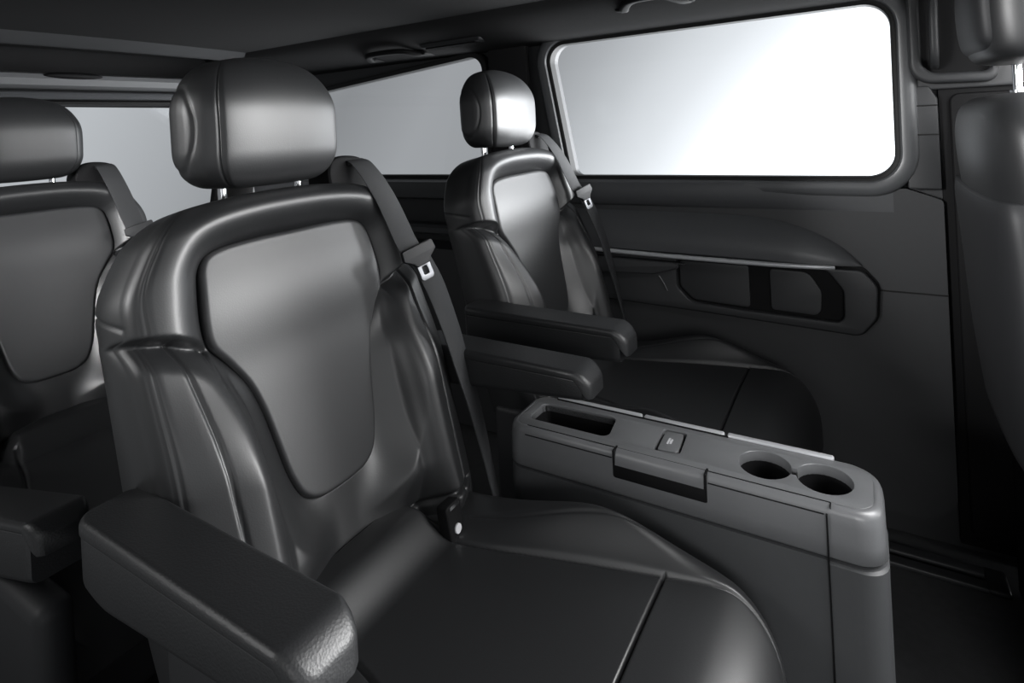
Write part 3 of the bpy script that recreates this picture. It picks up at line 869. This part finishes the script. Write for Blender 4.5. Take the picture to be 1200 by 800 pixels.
# pillar between door window and quarter window: dark
pl = plate('trim_3', R2(fillet([(-1.06, -.19), (-.90, -.19), (-.915, .27), (-1.06, .27)], .01, 4)), [], .022, M['headliner'], None, wm(YW - .004), .006)
struct(pl, 'dark pillar between the door window and the quarter window')

# front door pillar and dark gap ahead of the sliding door
fp = empty('trim_4', (.25, YW, 0)); struct(fp, 'dark front pillar at the leading edge of the sliding door')
O4 = (.25, YW, 0)
def lm(org, y): return lambda a, b, c: (a - org[0], y + c - org[1], b + EYE - org[2])
plate('pillar_panel', R2(fillet([(.080, -.195), (.143, -.195), (.143, .01), (.128, .04), (.085, .04)], [.006, .004, .01, .01, .01], 4)), [], .02, M['trim'], fp, lm(O4, YW - .006), .004)
plate('pillar_gap', R2([(.146, -1.0), (.95, -1.0), (.95, -.06), (.34, -.06), (.34, .31), (.146, .31)]), [], .03, M['dark'], fp, lm(O4, YW + .012))  # out-of-view front sill shaped to keep key light off the lower backrests
plate('pillar_post', R2(fillet([(.165, -.98), (.62, -.98), (.62, -.07), (.33, -.07), (.33, .02), (.165, .02)], .02, 4)), [], .03, M['dark'], fp, lm(O4, YW + .002), .006)
plate('pillar_upper', R2(fillet([(.079, .03), (.335, .03), (.335, .30), (.079, .30)], [.03, .01, .01, .03], 5)), [], .02, M['door'], fp, lm(O4, YW - .002), .006)
bm = bmesh.new(); rbox(bm, (.089 - .25, -.008, -.072 + EYE), (.143 - .25, -.0055, -.069 + EYE), .0006, 1); bm_obj('pillar_seam', bm, M['rubber'], fp)
bm = bmesh.new(); rbox(bm, (.089 - .25, -.008, -.006 + EYE), (.143 - .25, -.0055, -.003 + EYE), .0006, 1); bm_obj('pillar_seam', bm, M['rubber'], fp)

# pillar grab handle with its loop
ph = empty('grab_handle', (.158, YW, .14 + EYE), 'tall black grab handle on the front pillar, right of the bright window', 'handle')
def hm(y): return lambda a, b, c: (a - .17, y + c - YW, b - .14)
h_out = fillet([(.104, .045), (.26, .040), (.26, .30), (.104, .30)], [.045, .02, .02, .045], 8)
h_in = fillet([(.128, .068), (.25, .064), (.25, .28), (.128, .28)], [.03, .015, .015, .03], 8)
plate('handle_surround', R2(h_out), [R2(h_in)], .030, M['trim'], ph, hm(YW - .032), .009, bseg=3)
plate('handle_well', R2(offs(h_in, .004)), [], .004, M['dark'], ph, hm(YW - .006))
hp = [(.152 - .17, -.012, .085 - .14), (.150 - .17, -.045, .105 - .14), (.150 - .17, -.052, .17 - .14), (.152 - .17, -.045, .235 - .14), (.154 - .17, -.012, .255 - .14)]
tube('handle_loop', crom(hp, 6), 0, M['trim'], ph, up=(1, 0, 0), sec=rrect(.022, .016, .006, 3))

# ceiling, roof rails
ceil = box_obj('ceiling', (-2.40, -.06, .330 + EYE), (.50, 1.72, .37 + EYE), M['headliner'], None, 0.0); struct(ceil, 'dark cloth headliner overhead')
# side roof rail curving from the wall to the ceiling
pr = [(YW + .05, .250), (YW - .004, .250)] + [tuple(p) for p in crom([(YW - .012, .251), (YW - .07, .260), (YW - .15, .284), (YW - .20, .306), (YW - .235, .334)], 5)] + [(YW - .235, .345), (YW + .05, .345)]
rail = bar('trim_5', -2.38, .62, pr, M['headliner'], None, (0, 0, 0), 2); struct(rail, 'dark roof rail lining above the side windows')
# tailgate end
wy0, wy1 = .16, 1.50
win3 = fillet([(wy0, .150), (wy1, .136), (wy1 - .03, -.33), (wy0 + .03, -.33)], .06, 8)
def bmf(x): return lambda a, b, c: (x - c + .20 * (b - .15), a, b + EYE)
wb = plate('wall_back', [(-.20, -1.02), (1.66, -1.02), (1.66, .335), (-.20, .335)], [R2(win3)], .03, M['headliner'], None, bmf(-2.33)); struct(wb, 'dark tailgate wall behind the back row')
w3 = plate('window_3', R2(offs(win3, .004)), [], .004, M['glass'], None, bmf(-2.345)); struct(w3, 'grey tailgate window behind the back row')
hd = empty('trim_6', (-2.3, .80, .2 + EYE)); struct(hd, 'header trim above the tailgate window, coloured as if lit')
def ybar(name, prof, mat, y0=-.20, y1=1.60, n=24, sag=0.0):
    V = []; F = []; K = len(prof); ys = np.linspace(y0, y1, n)
    for y in ys:
        s = sag * ((y - .8) / .7) ** 2
        for x, z in prof: V.append((x + 2.3, y - .80, z + s - .2))
    for i in range(n - 1):
        for k in range(K):
            l = (k + 1) % K; F.append((i * K + k, i * K + l, (i + 1) * K + l, (i + 1) * K + k))
    F.append(tuple(range(K))); F.append(tuple((n - 1) * K + k for k in range(K)))
    return mesh(name, V, F, mat, hd, True, 35)
ybar('header_cap', [(-2.33, .250), (-2.26, .250), (-2.225, .240), (-2.215, .225), (-2.225, .205), (-2.25, .196), (-2.33, .196)], M['header'])
ybar('header_bar', [(-2.33, .188), (-2.25, .188), (-2.240, .182), (-2.236, .172), (-2.242, .163), (-2.33, .160)], M['ledge'])
ybar('header_seal', [(-2.33, .162), (-2.29, .162), (-2.28, .155), (-2.285, .146), (-2.33, .144)], M['rubber'])
bm = bmesh.new()
bmesh.ops.create_uvsphere(bm, u_segments=32, v_segments=12, radius=1)
for v in bm.verts: v.co = Vector((-2.222 + 2.3 + v.co.x * .016, .90 - .80 + v.co.y * .085, .236 - .2 + v.co.z * .012))
bm_obj('header_recess', bm, M['dark'], hd)
# roof cross rail: headliner band, its colour lightened as if lit from the front
rc = empty('trim_7', (-1.95, .8, .3 + EYE)); struct(rc, 'cross band of the headliner near the tailgate, coloured as if lit')
V = []; F = []; ys = np.linspace(-.25, 1.60, 30)
pf = [(-2.08, .335), (-2.08, .310), (-2.06, .304), (-2.03, .306), (-1.97, .332)]
for y in ys:
    for x, z in pf: V.append((x + 1.95 - .06 * ((y - .8) / .7) ** 2, y - .8, z - .3))
K = len(pf)
for i in range(len(ys) - 1):
    for k in range(K - 1): F.append((i * K + k, i * K + k + 1, (i + 1) * K + k + 1, (i + 1) * K + k))
mesh('cross_band', V, F, M['band'], rc, True, 30)

# roof grab handles over the side windows
def roof_handle(x0, x1, label, yh=1.53, zh=.262):
    t = empty('grab_handle', ((x0 + x1) / 2, yh, zh + EYE), label, 'handle', 'roof grab handles over the windows')
    h = (x1 - x0) / 2
    path = crom([(-h, .030, .000), (-h + .010, -.010, -.006), (-h + .040, -.052, .002), (0, -.062, .004), (h - .040, -.052, .002), (h - .010, -.010, -.006), (h, .030, .000)], 6)
    tube('handle_grip', path, 0, M['dark'], t, sec=rrect(.024, .018, .007, 3))
    for x in (-h, h):
        bm = bmesh.new(); rbox(bm, (x - .020, -.006, -.010), (x + .020, .060, .020), .008); bm_obj('handle_mount', bm, M['dark'], t)
    return t
roof_handle(-1.50, -1.27, 'black roof grab handle above the grey quarter window')
roof_handle(-.53, -.36, 'black roof grab handle above the wide door window, cut by the top edge', 1.46, .292)
vent = empty('roof_vent', (-1.12, 1.515, .272 + EYE), 'low dark vent panel on the roof rail, just right of the quarter window handle', 'vent')
bm = bmesh.new(); rbox(bm, (-.12, -.03, -.006), (.12, .03, .02), .01); bm_obj('vent_frame', bm, M['shell'], vent)
for k in range(5):
    bm = bmesh.new(); rbox(bm, (-.10, -.022 + k * .009, -.010), (.10, -.017 + k * .009, -.004), .001, 1); bm_obj('vent_slat', bm, M['dark'], vent)

# floor and rail
fl = box_obj('floor', (-2.40, -.30, -.04), (.95, 1.68, 0), M['carpet'], None, 0.0); struct(fl, 'dark mat floor')
fr = empty('floor_rail', (-.15, 1.545, 0), 'long dark slotted rail let into the floor beside the door', 'rail')
bm = bmesh.new(); rbox(bm, (-.60, -.035, 0), (.33, -.008, .012), .004); rbox(bm, (-.60, .008, 0), (.33, .035, .012), .004); bm_obj('rail_lips', bm, M['trim'], fr)
bm = bmesh.new(); rbox(bm, (-.60, -.010, 0), (.33, .010, .004), .001, 1); bm_obj('rail_slot', bm, M['dark'], fr)
bm = bmesh.new(); rbox(bm, (.325, -.036, 0), (.365, .036, .014), .006); bm_obj('rail_end', bm, M['shell'], fr)

# ------------------------------------------------------------------ front seat at the right edge
FX, FY = .275, 1.30
fs = empty('front_seat', (FX, FY, 0), 'black front seat seen from behind, cut by the right edge of the view', 'seat')
def lofty(name, rows, mat, par, n=48, p=3.2, angle=None):
    """rows: (z, xr, xf, hw, exponent): superelliptic plan sections"""
    V = []; F = []
    for z, xr, xf, hw in rows:
        for k in range(n):
            a = 2 * PI * k / n; c, s = math.cos(a), math.sin(a)
            V.append(((xr + xf) / 2 + (xf - xr) / 2 * math.copysign(abs(c) ** (2 / p), c), hw * math.copysign(abs(s) ** (2 / p), s), z))
    R = len(rows)
    for i in range(R - 1):
        for k in range(n):
            l = (k + 1) % n; F.append((i * n + k, i * n + l, (i + 1) * n + l, (i + 1) * n + k))
    F.append(tuple(range(n))[::-1]); F.append(tuple((R - 1) * n + k for k in range(n)))
    return mesh(name, V, F, mat, par, True, angle)
def rowsmooth(keys, n=6):
    return crom(keys, n)
bk = rowsmooth([(.42, -.075, .10, .225), (.46, -.092, .12, .235), (.60, -.105, .11, .243), (.75, -.115, .085, .245), (.86, -.122, .06, .243), (.93, -.128, .04, .236), (.975, -.128, .022, .225), (1.005, -.121, .008, .205), (1.022, -.105, -.012, .180), (1.030, -.080, -.035, .145)], 7)
lofty('backrest', bk, M['leather'], fs, 96, 3.0)
# rear shell with its seam
rs = rowsmooth([(.46, -.099, -.03, .225), (.60, -.114, -.03, .236), (.75, -.124, -.03, .238), (.84, -.131, -.035, .235), (.87, -.129, -.04, .225)], 6)
lofty('back_panel', rs, M['shell'], fs, 64, 3.0)
fh = rowsmooth([(1.082, -.075, .015, .09), (1.088, -.098, .03, .115), (1.11, -.110, .04, .128), (1.17, -.116, .042, .133), (1.24, -.112, .038, .130), (1.28, -.095, .02, .118), (1.297, -.07, 0, .09)], 7)
hh = lofty('headrest', fh, M['leather'], fs, 72, 3.2)
rc_ = rowsmooth([(1.10, -.106, -.06, .09), (1.12, -.118, -.06, .108), (1.18, -.123, -.06, .113), (1.24, -.119, -.06, .108), (1.262, -.105, -.06, .09)], 6)
lofty('headrest_cover', rc_, M['shell'], hh, 60, 3.4)
for s in (-1, 1):
    tube('headrest_post', [(-.035, s * .075, 1.0), (-.035, s * .075, 1.10)], .007, M['polished'], hh, up=(1, 0, 0), n=16)
    tube('post_collar', [(-.035, s * .075, 1.018), (-.035, s * .075, 1.036)], .012, M['chrome'], hh, up=(1, 0, 0), n=16)
cs = rowsmooth([(.30, -.02, .46, .24), (.34, -.05, .50, .255), (.40, -.05, .50, .25), (.425, .0, .46, .22)], 5)
lofty('cushion', cs, M['leather'], fs, 64, 4.0)
bm = bmesh.new(); rbox(bm, (-.085, -.262, .36), (.42, -.225, .50), .03); bm_obj('side_valance', bm, M['frame'], fs)  # pale plastic replaces light that does not reach the valance
bm = bmesh.new(); rbox(bm, (-.05, -.24, .0), (.42, .24, .36), .03); bm_obj('seat_pedestal', bm, M['dark'], fs)
bm = bmesh.new(); rbox(bm, (-.058, -.255, .285), (-.02, -.2405, .315), .004); bm_obj('seat_latch', bm, M['frame'], fs)

# ------------------------------------------------------------------ light: the bright studio outside, its lamps and added fills
w = bpy.data.worlds.new('studio'); scene.world = w; w.use_nodes = True
nt = w.node_tree; bg = nt.nodes['Background']
tcw = nt.nodes.new('ShaderNodeTexCoord')
def vdot(vec):
    d = nt.nodes.new('ShaderNodeVectorMath'); d.operation = 'DOT_PRODUCT'; d.inputs[1].default_value = Vector(vec).normalized()
    nt.links.new(tcw.outputs['Generated'], d.inputs[0])
    m = nt.nodes.new('ShaderNodeMath'); m.operation = 'MULTIPLY_ADD'; m.inputs[1].default_value = .5; m.inputs[2].default_value = .5
    nt.links.new(d.outputs['Value'], m.inputs[0]); return m.outputs[0]
def ramp(src, stops):
    r = nt.nodes.new('ShaderNodeValToRGB'); e = r.color_ramp.elements
    r.color_ramp.interpolation = 'LINEAR'
    e[0].position, e[0].color = stops[0][0], (*stops[0][1], 1); e[1].position, e[1].color = stops[-1][0], (*stops[-1][1], 1)
    for p, c in stops[1:-1]: x = e.new(p); x.color = (*c, 1)
    nt.links.new(src, r.inputs['Fac']); return r.outputs['Color']
g = lambda v, t=(.97, 1.0, 1.03): tuple(v * k for k in t)
# a broad glow in the studio, strongest ahead of the leading end of the wide window
col = ramp(vdot((.45, .88, -.50)), [(0.0, g(.10)), (.36, g(.28)), (.455, g(.39)), (.56, g(.24)), (.61, g(.20)), (.67, g(.27)), (.735, g(.255)), (.765, g(.34)), (.79, g(.44)), (.805, g(.52)), (.827, g(.63)), (.845, g(.78)), (.88, g(1.5)), (.92, g(2.8)), (1.0, g(11, (1, 1, 1)))])
nt.links.new(col, bg.inputs['Color']); bg.inputs['Strength'].default_value = 1.0

def area_light(name, loc, target, sx, sy, power, col=(1, 1, 1)):
    l = bpy.data.lights.new(name, 'AREA'); l.shape = 'RECTANGLE'; l.size = sx; l.size_y = sy; l.energy = power; l.color = col
    o = bpy.data.objects.new(name, l); COL.objects.link(o); o.location = loc
    o.rotation_euler = (Vector(target) - Vector(loc)).to_track_quat('-Z', 'Y').to_euler()
    return o
area_light('studio_key', (2.3, 3.2, 1.24), (-.7, .6, .98), 2.2, 1.1, 350)
lf = area_light('floor_fill', (.75, -1.0, 1.05), (.1, 1.45, .10), 1.0, .5, 1.6)  # added fill that lifts the dark floor and lower door
lf.data.spread = math.radians(70)
area_light('studio_softbox', (1.45, 1.0, 1.25), (-.9, .75, .80), 1.6, .6, 5)
area_light('overhead_fill', (.40, 1.02, 1.31), (-.25, 1.02, .35), .5, .9, 15)  # unseen overhead fill, added to brighten cushions and console top
area_light('studio_fill', (-2.0, -1.4, 2.15), (0, 1.2, .7), 1.2, .5, 10)
def spot(name, loc, target, power, deg, rad):
    l = bpy.data.lights.new(name, 'SPOT'); l.energy = power; l.spot_size = math.radians(deg); l.spot_blend = .6; l.shadow_soft_size = rad
    o = bpy.data.objects.new(name, l); COL.objects.link(o); o.location = loc
    o.rotation_euler = (Vector(target) - Vector(loc)).to_track_quat('-Z', 'Y').to_euler()
spot('fill_spot', (-.25, -1.1, 1.45), (-1.62, .62, .80), 240, 20, .25)  # added spot, brightens the rear seat only
spot('fill_spot', (-1.6, -1.3, 1.40), (.18, 1.15, .95), 300, 20, .25)  # added spot to brighten the back of the front seat

# ------------------------------------------------------------------ camera
th = math.radians(2.9795); F_ = Vector((-.51768, .85557, 0)); Rr = Vector((.85557, .51768, 0)); Z = Vector((0, 0, 1))
cx = Rr * math.cos(th) - Z * math.sin(th); cyv = Rr * math.sin(th) + Z * math.cos(th)
cam = bpy.data.cameras.new('camera'); cam.sensor_width = 36; cam.sensor_fit = 'HORIZONTAL'
cam.lens = 36 * 681.73 / 1200; cam.shift_y = -(400 - 146.444) / 1200; cam.clip_start = .02
co = bpy.data.objects.new('camera', cam); COL.objects.link(co)
mat = Matrix((cx, cyv, -F_)).transposed().to_4x4(); mat.translation = Vector((0, 0, EYE))
co.matrix_world = mat
scene.camera = co
